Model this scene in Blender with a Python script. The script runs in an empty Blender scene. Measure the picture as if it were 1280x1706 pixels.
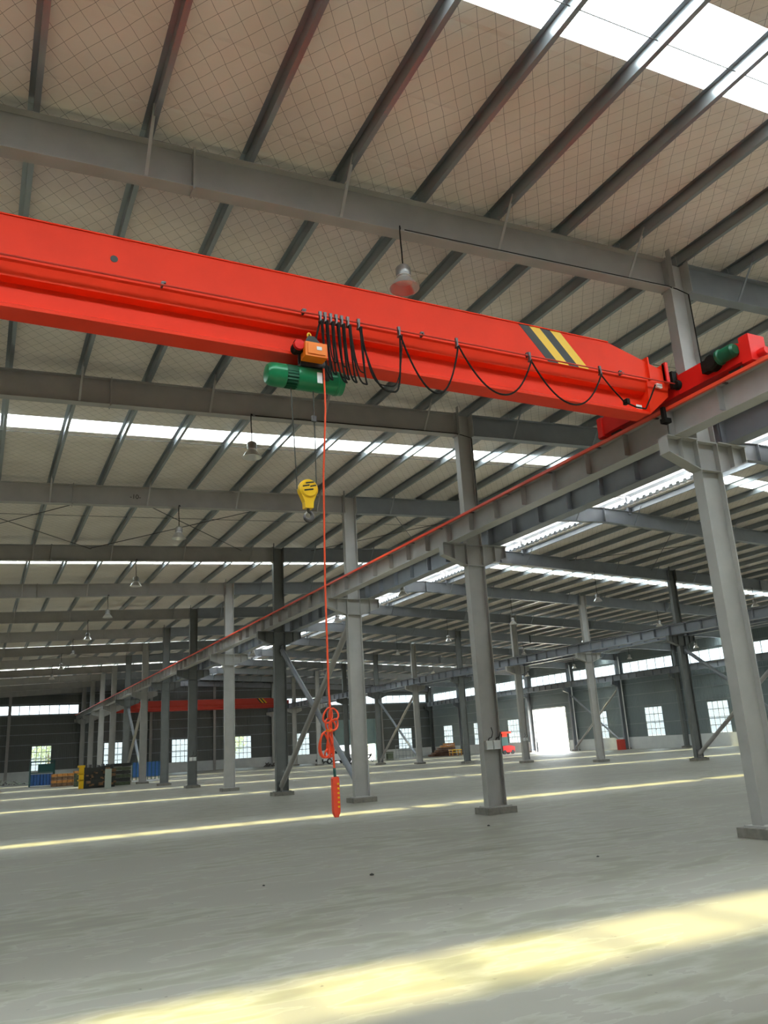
import bpy, bmesh, math, random
from mathutils import Vector, Matrix
random.seed(7)
C = bpy.context.scene.collection
S = 7.5; Y0 = 9.275; XA = 11.0; XB = 33.44; XC = 55.94; XL = -11.45
XR = 22.36; ZR = 10.43; SL = 0.0433; NB = 12; YE = Y0 + NB*S + 0.25; YB = -14.0
def roof(x): return ZR - SL*abs(x - XR)
def fy(k): return Y0 + k*S

# ------------------------------------------------------------------ camera
yaw, pitch, roll, fpx = .4709, .2808, -.0582, 1346.1
fw = Vector((math.sin(yaw)*math.cos(pitch), math.cos(yaw)*math.cos(pitch), math.sin(pitch)))
r0 = Vector((math.cos(yaw), -math.sin(yaw), 0)); u0 = r0.cross(fw)
rr = math.cos(roll)*r0 + math.sin(roll)*u0; uu = -math.sin(roll)*r0 + math.cos(roll)*u0
cam = bpy.data.cameras.new('camera'); co = bpy.data.objects.new('camera', cam); C.objects.link(co)
M = Matrix((rr, uu, -fw)).transposed().to_4x4(); M.translation = (0, 0, 1.65); co.matrix_world = M
cam.sensor_fit = 'VERTICAL'; cam.sensor_height = 36; cam.sensor_width = 27; cam.lens = fpx*36/1706
cam.clip_end = 600
bpy.context.scene.camera = co
sc = bpy.context.scene
sc.view_settings.view_transform = 'Standard'; sc.view_settings.look = 'None'
sc.view_settings.gamma = 1; sc.view_settings.use_curve_mapping = False
sc.view_settings.exposure = 0.82
# ------------------------------------------------------------------ sky, sun, daylight portals
SKY = 17.0
w = bpy.data.worlds.new('sky'); sc.world = w; w.use_nodes = True
nt = w.node_tree; nt.nodes.clear()
bg = nt.nodes.new('ShaderNodeBackground'); out = nt.nodes.new('ShaderNodeOutputWorld')
tc = nt.nodes.new('ShaderNodeTexCoord'); sep = nt.nodes.new('ShaderNodeSeparateXYZ'); cr = nt.nodes.new('ShaderNodeValToRGB')
nt.links.new(tc.outputs['Generated'], sep.inputs[0]); nt.links.new(sep.outputs['Z'], cr.inputs[0])
cr.color_ramp.elements[0].position = 0.0; cr.color_ramp.elements[0].color = (.17, .18, .19, 1)
cr.color_ramp.elements[1].position = 0.6; cr.color_ramp.elements[1].color = (.88, .95, 1, 1)
nt.links.new(cr.outputs[0], bg.inputs['Color']); bg.inputs['Strength'].default_value = SKY
nt.links.new(bg.outputs[0], out.inputs[0])
def sun(name, strength, angle, col):
    L = bpy.data.lights.new(name, 'SUN'); L.energy = strength; L.angle = math.radians(angle); L.color = col
    o = bpy.data.objects.new(name, L); C.objects.link(o)
    d = Vector((.06, .045, -1)); o.rotation_euler = d.to_track_quat('-Z', 'Y').to_euler(); o.location = (0, 0, 60)
sun('sun', 24.0, 3.0, (1, .82, .34))
sun('rooflight_scatter_sun', 12.0, 24, (.95, .97, 1))  # second sun added to imitate the soft halo scattered by the rooflight sheets
def portal(loc, rot, sx, sy):
    L = bpy.data.lights.new('daylight_portal', 'AREA'); L.shape = 'RECTANGLE'; L.size = sx; L.size_y = sy
    L.cycles.is_portal = True
    o = bpy.data.objects.new('daylight_portal', L); C.objects.link(o); o.location = loc; o.rotation_euler = rot

# ------------------------------------------------------------------ materials
def mat(name, col, rough=.6, metal=0, noise=0, scale=3, bump=0, bscale=20, spec=.5, stretch=(1, 1, 1)):
    m = bpy.data.materials.new(name); m.use_nodes = True; n = m.node_tree; b = n.nodes['Principled BSDF']
    b.inputs['Base Color'].default_value = (*col, 1); b.inputs['Roughness'].default_value = rough
    b.inputs['Metallic'].default_value = metal; b.inputs['Specular IOR Level'].default_value = spec
    if noise or bump:
        t = n.nodes.new('ShaderNodeTexCoord'); mp = n.nodes.new('ShaderNodeMapping'); mp.inputs['Scale'].default_value = stretch
        n.links.new(t.outputs['Object'], mp.inputs[0])
    if noise:
        nz = n.nodes.new('ShaderNodeTexNoise'); nz.inputs['Scale'].default_value = scale; nz.inputs['Detail'].default_value = 6
        mr = n.nodes.new('ShaderNodeMapRange'); mr.inputs['From Min'].default_value = .3; mr.inputs['From Max'].default_value = .7
        mr.inputs['To Min'].default_value = 1-noise; mr.inputs['To Max'].default_value = 1+noise
        mx = n.nodes.new('ShaderNodeMix'); mx.data_type = 'RGBA'; mx.blend_type = 'MULTIPLY'; mx.inputs[0].default_value = 1
        mx.inputs['A'].default_value = (*col, 1)
        n.links.new(mp.outputs[0], nz.inputs['Vector']); n.links.new(nz.outputs[0], mr.inputs['Value'])
        n.links.new(mr.outputs[0], mx.inputs['B']); n.links.new(mx.outputs['Result'], b.inputs['Base Color'])
    if bump:
        nz = n.nodes.new('ShaderNodeTexNoise'); nz.inputs['Scale'].default_value = bscale; nz.inputs['Detail'].default_value = 4
        bp = n.nodes.new('ShaderNodeBump'); bp.inputs['Strength'].default_value = bump; bp.inputs['Distance'].default_value = .05
        n.links.new(mp.outputs[0], nz.inputs['Vector']); n.links.new(nz.outputs[0], bp.inputs['Height']); n.links.new(bp.outputs[0], b.inputs['Normal'])
    return m
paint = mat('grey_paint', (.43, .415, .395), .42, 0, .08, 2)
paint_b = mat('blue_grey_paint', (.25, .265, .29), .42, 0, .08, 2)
column_dark = mat('dark_green_grey_column', (.16, .165, .16), .42, 0, .1, 2)  # darker green-grey tone used on some of the columns
rpaint = mat('rafter_paint', (.40, .375, .355), .5, 0, .08, 2)
galv = mat('galvanised_steel', (.32, .345, .365), .34, .75, .18, 3, stretch=(1, .15, 1))
red = mat('orange_red_paint', (.93, .04, .008), .55, 0, .04, 2, spec=.25)
red2 = mat('red_paint', (.8, .015, .01), .5, 0, .05, 3, spec=.3)
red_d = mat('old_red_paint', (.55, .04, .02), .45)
cond = mat('red_plastic', (.95, .09, .04), .4)
cable_o = mat('orange_cable', (1.0, .10, .03), .45)
black = mat('black_rubber', (.012, .011, .009), .7, spec=.2)
blackp = mat('black_paint', (.03, .03, .025), .5)
yellow = mat('yellow_paint', (.95, .55, .01), .4)
green = mat('green_paint', (.01, .22, .085), .3, .1)
green_d = mat('dark_green_paint', (.005, .11, .05), .4)
orange = mat('orange_paint', (.95, .22, .01), .4)
white = mat('white_paint', (.8, .8, .78), .5)
steel = mat('dark_steel', (.12, .11, .11), .4, .6)
rope = mat('steel_rope', (.08, .08, .07), .5, .3)
concrete = mat('concrete_pedestal', (.24, .22, .19), .9, 0, .2, 8)
alum = mat('spun_aluminium', (.72, .70, .68), .32, .7)
dado = mat('white_plaster', (.66, .67, .66), .85, 0, .07, 1.2)
rust = mat('rusty_timber', (.22, .12, .06), .8, 0, .3, 6)
brown = mat('brown_timber', (.16, .08, .05), .85, 0, .3, 6)
ochre = mat('ochre_timber', (.62, .27, .07), .8, 0, .25, 6)
olive = mat('olive_sheet', (.09, .11, .06), .7, 0, .3, 5)
blue = mat('blue_paint', (.04, .13, .38), .5, 0, .1, 5)
dgreen = mat('dark_teal', (.02, .09, .08), .6)
pale = mat('pale_board', (.42, .45, .38), .7)
rubber = mat('tyre_rubber', (.015, .015, .015), .7)
carwhite = mat('car_white', (.78, .79, .8), .25)
darkglass = mat('dark_glass', (.02, .025, .03), .1)
shut = mat('teal_shutter', (.24, .34, .34), .5, 0, .05, 2)
leaf = mat('leaf_green', (.30, .34, .16), .8, 0, .4, 3)
bark = mat('bark', (.12, .09, .06), .9)
capm = mat('ventilator_sheet', (.62, .66, .72), .5)
paperm = mat('paper_label', (.8, .8, .78), .6)

def floor_mat():
    m = bpy.data.materials.new('power_floated_concrete'); m.use_nodes = True; n = m.node_tree; b = n.nodes['Principled BSDF']; L = n.links.new
    t = n.nodes.new('ShaderNodeTexCoord'); mp = n.nodes.new('ShaderNodeMapping'); mp.inputs['Scale'].default_value = (.35, 1, 1)
    L(t.outputs['Object'], mp.inputs[0])
    n1 = n.nodes.new('ShaderNodeTexNoise'); n1.inputs['Scale'].default_value = .55; n1.inputs['Detail'].default_value = 7; n1.inputs['Distortion'].default_value = .6
    n2 = n.nodes.new('ShaderNodeTexNoise'); n2.inputs['Scale'].default_value = 3.5; n2.inputs['Detail'].default_value = 8
    L(mp.outputs[0], n1.inputs['Vector']); L(mp.outputs[0], n2.inputs['Vector'])
    ad = n.nodes.new('ShaderNodeMath'); ad.operation = 'ADD'; L(n1.outputs[0], ad.inputs[0]); L(n2.outputs[0], ad.inputs[1])
    cr = n.nodes.new('ShaderNodeValToRGB'); L(ad.outputs[0], cr.inputs[0])
    e = cr.color_ramp.elements; e[0].position = .75; e[0].color = (.195, .178, .14, 1); e[1].position = 1.25; e[1].color = (.30, .282, .24, 1)
    cr.color_ramp.elements.new(1.0).color = (.248, .23, .19, 1); cr.color_ramp.elements.new(.88).color = (.22, .21, .155, 1)
    # a few dark scuff marks
    v = n.nodes.new('ShaderNodeTexNoise'); v.inputs['Scale'].default_value = 9; v.inputs['Detail'].default_value = 2
    L(t.outputs['Object'], v.inputs['Vector'])
    c2 = n.nodes.new('ShaderNodeValToRGB'); c2.color_ramp.elements[0].position = .22; c2.color_ramp.elements[0].color = (.45, .45, .45, 1)
    c2.color_ramp.elements[1].position = .27; c2.color_ramp.elements[1].color = (1, 1, 1, 1); L(v.outputs[0], c2.inputs[0])
    mx = n.nodes.new('ShaderNodeMix'); mx.data_type = 'RGBA'; mx.blend_type = 'MULTIPLY'; mx.inputs[0].default_value = 1
    L(cr.outputs[0], mx.inputs['A']); L(c2.outputs[0], mx.inputs['B']); L(mx.outputs['Result'], b.inputs['Base Color'])
    mr = n.nodes.new('ShaderNodeMapRange'); mr.inputs['To Min'].default_value = .38; mr.inputs['To Max'].default_value = .62; L(n1.outputs[0], mr.inputs['Value']); L(mr.outputs[0], b.inputs['Roughness'])
    b.inputs['Specular IOR Level'].default_value = .45
    return m
def liner_mat():
    # quilted foil insulation over a diamond wire net
    m = bpy.data.materials.new('insulation_liner'); m.use_nodes = True; n = m.node_tree; b = n.nodes['Principled BSDF']; L = n.links.new
    t = n.nodes.new('ShaderNodeTexCoord')
    def lines(ang, sp, wd):
        mp = n.nodes.new('ShaderNodeMapping'); mp.inputs['Rotation'].default_value = (0, 0, math.radians(ang)); L(t.outputs['Object'], mp.inputs[0])
        s = n.nodes.new('ShaderNodeSeparateXYZ'); L(mp.outputs[0], s.inputs[0])
        nn = n.nodes.new('ShaderNodeTexNoise'); nn.inputs['Scale'].default_value = 1.5; L(t.outputs['Object'], nn.inputs['Vector'])
        a = n.nodes.new('ShaderNodeMath'); a.operation = 'MULTIPLY_ADD'; L(nn.outputs[0], a.inputs[0]); a.inputs[1].default_value = .06; L(s.outputs['X'], a.inputs[2])
        pm = n.nodes.new('ShaderNodeMath'); pm.operation = 'PINGPONG'; L(a.outputs[0], pm.inputs[0]); pm.inputs[1].default_value = sp/2
        lt = n.nodes.new('ShaderNodeMath'); lt.operation = 'LESS_THAN'; L(pm.outputs[0], lt.inputs[0]); lt.inputs[1].default_value = wd
        return lt
    l1 = lines(38, .205, .0026); l2 = lines(-38, .205, .0026)
    mxm = n.nodes.new('ShaderNodeMath'); mxm.operation = 'MAXIMUM'; L(l1.outputs[0], mxm.inputs[0]); L(l2.outputs[0], mxm.inputs[1])
    nz = n.nodes.new('ShaderNodeTexNoise'); nz.inputs['Scale'].default_value = 1.1; nz.inputs['Detail'].default_value = 5; L(t.outputs['Object'], nz.inputs['Vector'])
    cr = n.nodes.new('ShaderNodeValToRGB'); L(nz.outputs[0], cr.inputs[0])
    cr.color_ramp.elements[0].position = .3; cr.color_ramp.elements[0].color = (.79, .70, .62, 1)
    cr.color_ramp.elements[1].position = .7; cr.color_ramp.elements[1].color = (.89, .80, .72, 1)
    mx = n.nodes.new('ShaderNodeMix'); mx.data_type = 'RGBA'; L(mxm.outputs[0], mx.inputs[0]); L(cr.outputs[0], mx.inputs['A']); mx.inputs['B'].default_value = (.25, .2, .17, 1)
    L(mx.outputs['Result'], b.inputs['Base Color']); b.inputs['Roughness'].default_value = .33; b.inputs['Metallic'].default_value = .0
    mp2 = n.nodes.new('ShaderNodeMapping'); mp2.inputs['Scale'].default_value = (1, 3.5, 1); L(t.outputs['Object'], mp2.inputs[0])
    n3 = n.nodes.new('ShaderNodeTexNoise'); n3.inputs['Scale'].default_value = 1.6; n3.inputs['Detail'].default_value = 5; L(mp2.outputs[0], n3.inputs['Vector'])
    # seams of the insulation rolls, running along the slope
    s2 = n.nodes.new('ShaderNodeSeparateXYZ'); L(t.outputs['Object'], s2.inputs[0])
    p2 = n.nodes.new('ShaderNodeMath'); p2.operation = 'PINGPONG'; L(s2.outputs['Y'], p2.inputs[0]); p2.inputs[1].default_value = .625
    m2 = n.nodes.new('ShaderNodeMapRange'); L(p2.outputs[0], m2.inputs['Value']); m2.inputs['From Max'].default_value = .06; m2.inputs['To Min'].default_value = -.45; m2.inputs['To Max'].default_value = 0
    a3 = n.nodes.new('ShaderNodeMath'); a3.operation = 'ADD'; L(n3.outputs[0], a3.inputs[0]); L(m2.outputs[0], a3.inputs[1])
    bp = n.nodes.new('ShaderNodeBump'); bp.inputs['Strength'].default_value = .55; bp.inputs['Distance'].default_value = .05; L(a3.outputs[0], bp.inputs['Height']); L(bp.outputs[0], b.inputs['Normal'])
    return m
def siding_mat(name, axis, col):
    m = bpy.data.materials.new(name); m.use_nodes = True; n = m.node_tree; b = n.nodes['Principled BSDF']; L = n.links.new
    t = n.nodes.new('ShaderNodeTexCoord'); s = n.nodes.new('ShaderNodeSeparateXYZ'); L(t.outputs['Object'], s.inputs[0])
    p = n.nodes.new('ShaderNodeMath'); p.operation = 'PINGPONG'; L(s.outputs[axis], p.inputs[0]); p.inputs[1].default_value = .1
    mr = n.nodes.new('ShaderNodeMapRange'); L(p.outputs[0], mr.inputs['Value']); mr.inputs['From Min'].default_value = .04; mr.inputs['From Max'].default_value = .06
    bp = n.nodes.new('ShaderNodeBump'); bp.inputs['Strength'].default_value = .8; bp.inputs['Distance'].default_value = .03; L(mr.outputs[0], bp.inputs['Height']); L(bp.outputs[0], b.inputs['Normal'])
    nz = n.nodes.new('ShaderNodeTexNoise'); nz.inputs['Scale'].default_value = .3; L(t.outputs['Object'], nz.inputs['Vector'])
    mx = n.nodes.new('ShaderNodeMix'); mx.data_type = 'RGBA'; L(nz.outputs[0], mx.inputs[0]); mx.inputs['A'].default_value = (*[c*.85 for c in col], 1); mx.inputs['B'].default_value = (*[c*1.15 for c in col], 1)
    L(mx.outputs['Result'], b.inputs['Base Color']); b.inputs['Roughness'].default_value = .5
    return m
def clear_mat(name, tint, gloss=.04, ribs=None, diffuse=0.0):
    m = bpy.data.materials.new(name); m.use_nodes = True; n = m.node_tree; n.nodes.clear(); L = n.links.new
    o = n.nodes.new('ShaderNodeOutputMaterial'); tr = n.nodes.new('ShaderNodeBsdfTransparent'); gl = n.nodes.new('ShaderNodeBsdfGlossy'); mx = n.nodes.new('ShaderNodeMixShader')
    tr.inputs[0].default_value = (*tint, 1); gl.inputs['Roughness'].default_value = .1; mx.inputs[0].default_value = gloss
    L(tr.outputs[0], mx.inputs[1]); L(gl.outputs[0], mx.inputs[2])
    if ribs:
        t = n.nodes.new('ShaderNodeTexCoord'); s = n.nodes.new('ShaderNodeSeparateXYZ'); L(t.outputs['Object'], s.inputs[0])
        p = n.nodes.new('ShaderNodeMath'); p.operation = 'PINGPONG'; L(s.outputs[ribs], p.inputs[0]); p.inputs[1].default_value = .1
        mr = n.nodes.new('ShaderNodeMapRange'); L(p.outputs[0], mr.inputs['Value']); mr.inputs['From Min'].default_value = .0; mr.inputs['From Max'].default_value = .03; mr.inputs['To Min'].default_value = .55
        mu = n.nodes.new('ShaderNodeMix'); mu.data_type = 'RGBA'; mu.blend_type = 'MULTIPLY'; mu.inputs[0].default_value = 1; mu.inputs['A'].default_value = (*tint, 1)
        L(mr.outputs[0], mu.inputs['B']); L(mu.outputs['Result'], tr.inputs[0])
    last = mx
    if diffuse:
        td = n.nodes.new('ShaderNodeBsdfTranslucent'); td.inputs[0].default_value = (.9, .93, .95, 1); m2 = n.nodes.new('ShaderNodeMixShader'); m2.inputs[0].default_value = diffuse
        L(mx.outputs[0], m2.inputs[1]); L(td.outputs[0], m2.inputs[2]); last = m2
    L(last.outputs[0], o.inputs[0])
    return m
FLOOR = floor_mat(); LINER = liner_mat()
SID_E = siding_mat('grey_siding', 'X', (.125, .13, .122)); SID_S = siding_mat('blue_grey_siding', 'Y', (.19, .225, .23))
GLASS = clear_mat('window_glass', (.42, .45, .45), .05); FRP = clear_mat('frp_rooflight', (.62, .66, .68), .03, None, .12)
CLER = clear_mat('clerestory_sheet', (.30, .34, .36), .04, 'X', .15); CLER_Y = clear_mat('clerestory_sheet_side', (.30, .34, .36), .04, 'Y', .15)

# ------------------------------------------------------------------ mesh builder
class MB:
    def __init__(s): s.v = []; s.f = []; s.sm = []
    def add(s, vs, fs, smooth=False):
        o = len(s.v); s.v += [tuple(v) for v in vs]
        for f in fs: s.f.append(tuple(i+o for i in f)); s.sm.append(smooth)
        return s
    def box(s, x0, x1, y0, y1, z0, z1, sh=0):
        # sh: z shift per x (for sloping members)
        vs = [(x, y, z + sh*x) for z in (z0, z1) for y in (y0, y1) for x in (x0, x1)]
        return s.add(vs, [(0, 2, 3, 1), (4, 5, 7, 6), (0, 1, 5, 4), (2, 6, 7, 3), (0, 4, 6, 2), (1, 3, 7, 5)])
    def prism(s, pts, a, b, axis='X'):
        n = len(pts)
        def P(p, t): return (t, p[0], p[1]) if axis == 'X' else ((p[0], t, p[1]) if axis == 'Y' else (p[0], p[1], t))
        vs = [P(p, a) for p in pts] + [P(p, b) for p in pts]
        fs = [tuple(range(n-1, -1, -1)), tuple(range(n, 2*n))] + [(i, (i+1) % n, n+(i+1) % n, n+i) for i in range(n)]
        return s.add(vs, fs)
    def bar(s, a, b, wx, wy):
        a = Vector(a); b = Vector(b); d = (b-a).normalized(); up = Vector((0, 0, 1)) if abs(d.z) < .95 else Vector((1, 0, 0))
        r = d.cross(up).normalized(); u = r.cross(d)
        vs = [p + r*i*wx/2 + u*j*wy/2 for p in (a, b) for (i, j) in ((-1, -1), (1, -1), (1, 1), (-1, 1))]
        return s.add(vs, [(3, 2, 1, 0), (4, 5, 6, 7), (0, 1, 5, 4), (1, 2, 6, 5), (2, 3, 7, 6), (3, 0, 4, 7)])
    def tube(s, pts, r, n=8, closed=False):
        pts = [Vector(p) for p in pts]; N = len(pts); vs = []; prev = None
        for i, p in enumerate(pts):
            if closed: d = pts[(i+1) % N]-pts[i-1]
            else: d = pts[min(i+1, N-1)]-pts[max(i-1, 0)]
            d.normalize()
            if prev is None: u = d.orthogonal().normalized()
            else: u = (prev - d*prev.dot(d)).normalized()
            prev = u; v = d.cross(u)
            rad = r[i] if isinstance(r, (list, tuple)) else r
            vs += [p + (u*math.cos(2*math.pi*k/n)+v*math.sin(2*math.pi*k/n))*rad for k in range(n)]
        fs = []
        for i in range(N if closed else N-1):
            j = (i+1) % N
            fs += [(i*n+k, i*n+(k+1) % n, j*n+(k+1) % n, j*n+k) for k in range(n)]
        if not closed: fs += [tuple(range(n-1, -1, -1)), tuple(range((N-1)*n, N*n))]
        return s.add(vs, fs, True)
    def lathe(s, prof, n=24, c=(0, 0, 0), axis='Z'):
        vs = []
        for r, z in prof:
            for k in range(n):
                a = 2*math.pi*k/n; x, y = r*math.cos(a), r*math.sin(a)
                p = (x, y, z) if axis == 'Z' else ((z, x, y) if axis == 'X' else (x, z, y))
                vs.append((p[0]+c[0], p[1]+c[1], p[2]+c[2]))
        fs = [(i*n+k, i*n+(k+1) % n, (i+1)*n+(k+1) % n, (i+1)*n+k) for i in range(len(prof)-1) for k in range(n)]
        fs += [tuple(range(n-1, -1, -1)), tuple(range((len(prof)-1)*n, len(prof)*n))]
        return s.add(vs, fs, True)
    def mesh(s, name, m):
        me = bpy.data.meshes.new(name); me.from_pydata(s.v, [], s.f); me.materials.append(m)
        me.polygons.foreach_set('use_smooth', s.sm)
        bm = bmesh.new(); bm.from_mesh(me); bmesh.ops.recalc_face_normals(bm, faces=bm.faces)
        for e in bm.edges:
            if len(e.link_faces) == 2 and e.calc_face_angle(0) > .6: e.smooth = False
        bm.to_mesh(me); bm.free(); me.update(); return me
def link(name, me, parent=None, loc=(0, 0, 0), m=None, rz=0):
    if isinstance(me, MB): me = me.mesh(name, m)
    o = bpy.data.objects.new(name, me); C.objects.link(o); o.location = loc; o.rotation_euler = (0, 0, rz)
    if parent: o.parent = parent
    return o
def tag(o, label, cat, group=None):
    o['label'] = label; o['category'] = cat
    if group: o['group'] = group
    return o
def thing(name, label, cat, loc=(0, 0, 0), group=None, rz=0):
    o = bpy.data.objects.new(name, None); C.objects.link(o); o.location = loc; o.rotation_euler = (0, 0, rz); o.empty_display_size = .2
    return tag(o, label, cat, group)
def struct(name, mb, m, parent=None):
    o = link(name, mb, parent, m=m)
    if not parent: o['kind'] = 'structure'
    return o
ORD = ['zeroth', 'first', 'second', 'third', 'fourth', 'fifth', 'sixth', 'seventh', 'eighth', 'ninth', 'tenth', 'eleventh', 'twelfth', 'thirteenth', 'fourteenth', 'fifteenth', 'sixteenth', 'seventeenth', 'eighteenth', 'nineteenth', 'twentieth', 'twenty-first', 'twenty-second', 'twenty-third', 'twenty-fourth', 'twenty-fifth']
def wire_text(body, size, m, name):
    cu = bpy.data.curves.new(name, 'FONT'); cu.body = body; cu.size = size; cu.extrude = .002; cu.align_x = 'CENTER'; cu.align_y = 'CENTER'
    t = bpy.data.objects.new(name, cu); C.objects.link(t)
    me = bpy.data.meshes.new_from_object(t.evaluated_get(bpy.context.evaluated_depsgraph_get())); bpy.data.objects.remove(t)
    me.materials.clear(); me.materials.append(m); return me

# ------------------------------------------------------------------ structure: floor, walls, roof
struct('floor', MB().box(XL-.3, XC+.4, YB-.2, YE+.1, -.3, 0), FLOOR)
g = struct('ground', MB().box(-120, 220, -80, 260, -.42, -.32), mat('outside_concrete', (.35, .34, .31), .9, 0, .15, .5))

def holed_wall(mb, axis, c0, c1, u0, u1, z0, z1, holes):
    us = sorted({u0, u1, *[h[0] for h in holes], *[h[1] for h in holes]}); zs = sorted({z0, z1, *[h[2] for h in holes], *[h[3] for h in holes]})
    us = [u for u in us if u0 <= u <= u1]; zs = [z for z in zs if z0 <= z <= z1]
    for a, b in zip(us, us[1:]):
        run = None
        for c, d in zip(zs, zs[1:]):
            mu, mz = (a+b)/2, (c+d)/2
            solid = not any(h[0] < mu < h[1] and h[2] < mz < h[3] for h in holes)
            if solid:
                if run and abs(run[1]-c) < 1e-6: run[1] = d
                else:
                    if run: emit(mb, axis, c0, c1, a, b, run)
                    run = [c, d]
        if run: emit(mb, axis, c0, c1, a, b, run)
def emit(mb, axis, c0, c1, a, b, run):
    if axis == 'X': mb.box(a, b, c0, c1, run[0], run[1])
    else: mb.box(c0, c1, a, b, run[0], run[1])

WZ0, WZ1, CZ0, CZ1 = 1.1, 3.7, 7.05, 8.05
end_win = [(-16.4+7.58*i, -14.4+7.58*i) for i in range(0)]
end_w = [(x-1.0, x+1.0) for x in (-8.3, -.75, 6.85, 14.4, 22.0, 29.6, 37.2, 51.9)]
end_c = [(-11.0, 10.5), (34.3, 55.4)]
door_e = (41.8, 47.4, 0, 5.0)
holes_e = [(a, b, WZ0, WZ1) for a, b in end_w] + [(a, b, CZ0, CZ1) for a, b in end_c] + [door_e]
mb = MB(); holed_wall(mb, 'X', YE, YE+.12, XL-.2, XC+.2, 1.1, 8.9, holes_e)
mb.prism([(XL-.2, 8.9), (XC+.2, 8.9), (XC+.2, roof(XC)+.25), (XR, ZR+.25), (XL-.2, roof(XL)+.25)], YE, YE+.12, 'Y')
we = struct('wall_end', mb, SID_E)
mb = MB()
for z in (2.3, 3.85, 4.95, 6.0, 6.95, 8.2, 9.2):
    for a, b in ((XL, 41.6), (47.6, XC)) if z < 5 else ((XL, XC),): mb.box(a, b, YE-.06, YE, z-.03, z+.03)
struct('girts', mb, galv, we)
mb = MB(); holed_wall(mb, 'X', YE-.04, YE+.16, XL, XC, 0, 1.1, [(41.8, 47.4, 0, 1.1)]); struct('baseboard_end', mb, dado)
side_w = [(yc-1.1, yc+1.1) for yc in [fy(k)+S/2 for k in (-2, -1, 0, 1, 2, 3, 4, 5, 6, 7, 9, 10, 11)]]
door_s = (70.7, 76.4, 0, 4.5)
side_c = [(fy(k)+.45, fy(k+1)-.45) for k in range(-3, 12)]
holes_s = [(a, b, WZ0, WZ1) for a, b in side_w] + [(a, b, CZ0, CZ1) for a, b in side_c] + [door_s]
XW = XC + .28
mb = MB(); holed_wall(mb, 'Y', XW, XW+.12, YB, YE+.1, 1.1, roof(XC)+.3, holes_s); ws = struct('wall_right', mb, SID_S)
mb = MB()
for z in (2.3, 3.85, 4.95, 6.0, 6.95, 8.2):
    for a, b in ((YB, 70.5), (76.6, YE)) if z < 4.6 else ((YB, YE),): mb.box(XW-.06, XW, a, b, z-.03, z+.03)
struct('girts', mb, galv, ws)
mb = MB(); holed_wall(mb, 'Y', XW-.04, XW+.16, YB, YE, 0, 1.1, [(70.7, 76.4, 0, 1.1)]); struct('baseboard_right', mb, dado)
struct('wall_left', MB().box(XL-.35, XL-.2, YB, YE, 0, roof(XL)+.3), SID_S)
struct('wall_back', MB().prism([(XL-.3, 0), (XC+.4, 0), (XC+.4, roof(XC)+.25), (XR, ZR+.25), (XL-.3, roof(XL)+.25)], YB-.12, YB, 'Y'), SID_E)
# windows
wn = [0]
def window(axis, c, a, b, z0, z1, cols, rows, glass=GLASS, t=.045):
    wn[0] += 1
    pane = MB(); fr = MB()
    if axis == 'X':
        pane.box(a, b, c+.05, c+.06, z0, z1)
        for i in range(cols+1): x = a+(b-a)*i/cols; fr.box(x-t, x+t, c+.02, c+.09, z0, z1)
        for i in range(rows+1): z = z0+(z1-z0)*i/rows; fr.box(a, b, c+.02, c+.09, z-t, z+t)
        portal(((a+b)/2, c-.02, (z0+z1)/2), (-math.pi/2, 0, 0), b-a, z1-z0)
    else:
        pane.box(c+.05, c+.06, a, b, z0, z1)
        for i in range(cols+1): x = a+(b-a)*i/cols; fr.box(c+.02, c+.09, x-t, x+t, z0, z1)
        for i in range(rows+1): z = z0+(z1-z0)*i/rows; fr.box(c+.02, c+.09, a, b, z-t, z+t)
        portal((c-.02, (a+b)/2, (z0+z1)/2), (0, math.pi/2, 0), z1-z0, b-a)
    o = struct('window_%d' % wn[0], pane, glass); struct('window_frame', fr, white, o)
for a, b in end_w: window('X', YE, a, b, WZ0, WZ1, 4, 4, GLASS, .03)
for a, b in side_w: window('Y', XW, a, b, WZ0, WZ1, 4, 4, GLASS, .03)
for a, b in end_c: window('X', YE, a, b, CZ0, CZ1, int((b-a)/1.0), 1, CLER, .03)
for a, b in side_c: window('Y', XW, a, b, CZ0, CZ1, 6, 1, CLER_Y, .03)
# doors: the open side doorway and the half-raised shutter in the end wall
mb = MB(); y0, y1, _, z1 = door_s
mb.box(XW-.1, XW+.2, y0-.12, y0, 0, z1+.12).box(XW-.1, XW+.2, y1, y1+.12, 0, z1+.12).box(XW-.1, XW+.2, y0-.12, y1+.12, z1, z1+.12)
struct('door_1', mb, white)
portal((XW-.05, (y0+y1)/2, z1/2), (0, math.pi/2, 0), z1, y1-y0)
mb = MB(); x0, x1, _, z1 = door_e
mb.box(x0-.12, x0, YE-.1, YE+.2, 0, z1+.12).box(x1, x1+.12, YE-.1, YE+.2, 0, z1+.12).box(x0-.12, x1+.12, YE-.1, YE+.2, z1, z1+.12)
d2 = struct('door_2', mb, shut)
mb = MB()
for i in range(31): mb.box(x0, x1, YE+.03+(i % 2)*.02, YE+.07+(i % 2)*.02, 1.95+i*.1, 2.05+i*.1)
struct('shutter', mb, shut, d2)
portal(((x0+x1)/2, YE-.05, .97), (-math.pi/2, 0, 0), x1-x0, 1.95)

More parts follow.
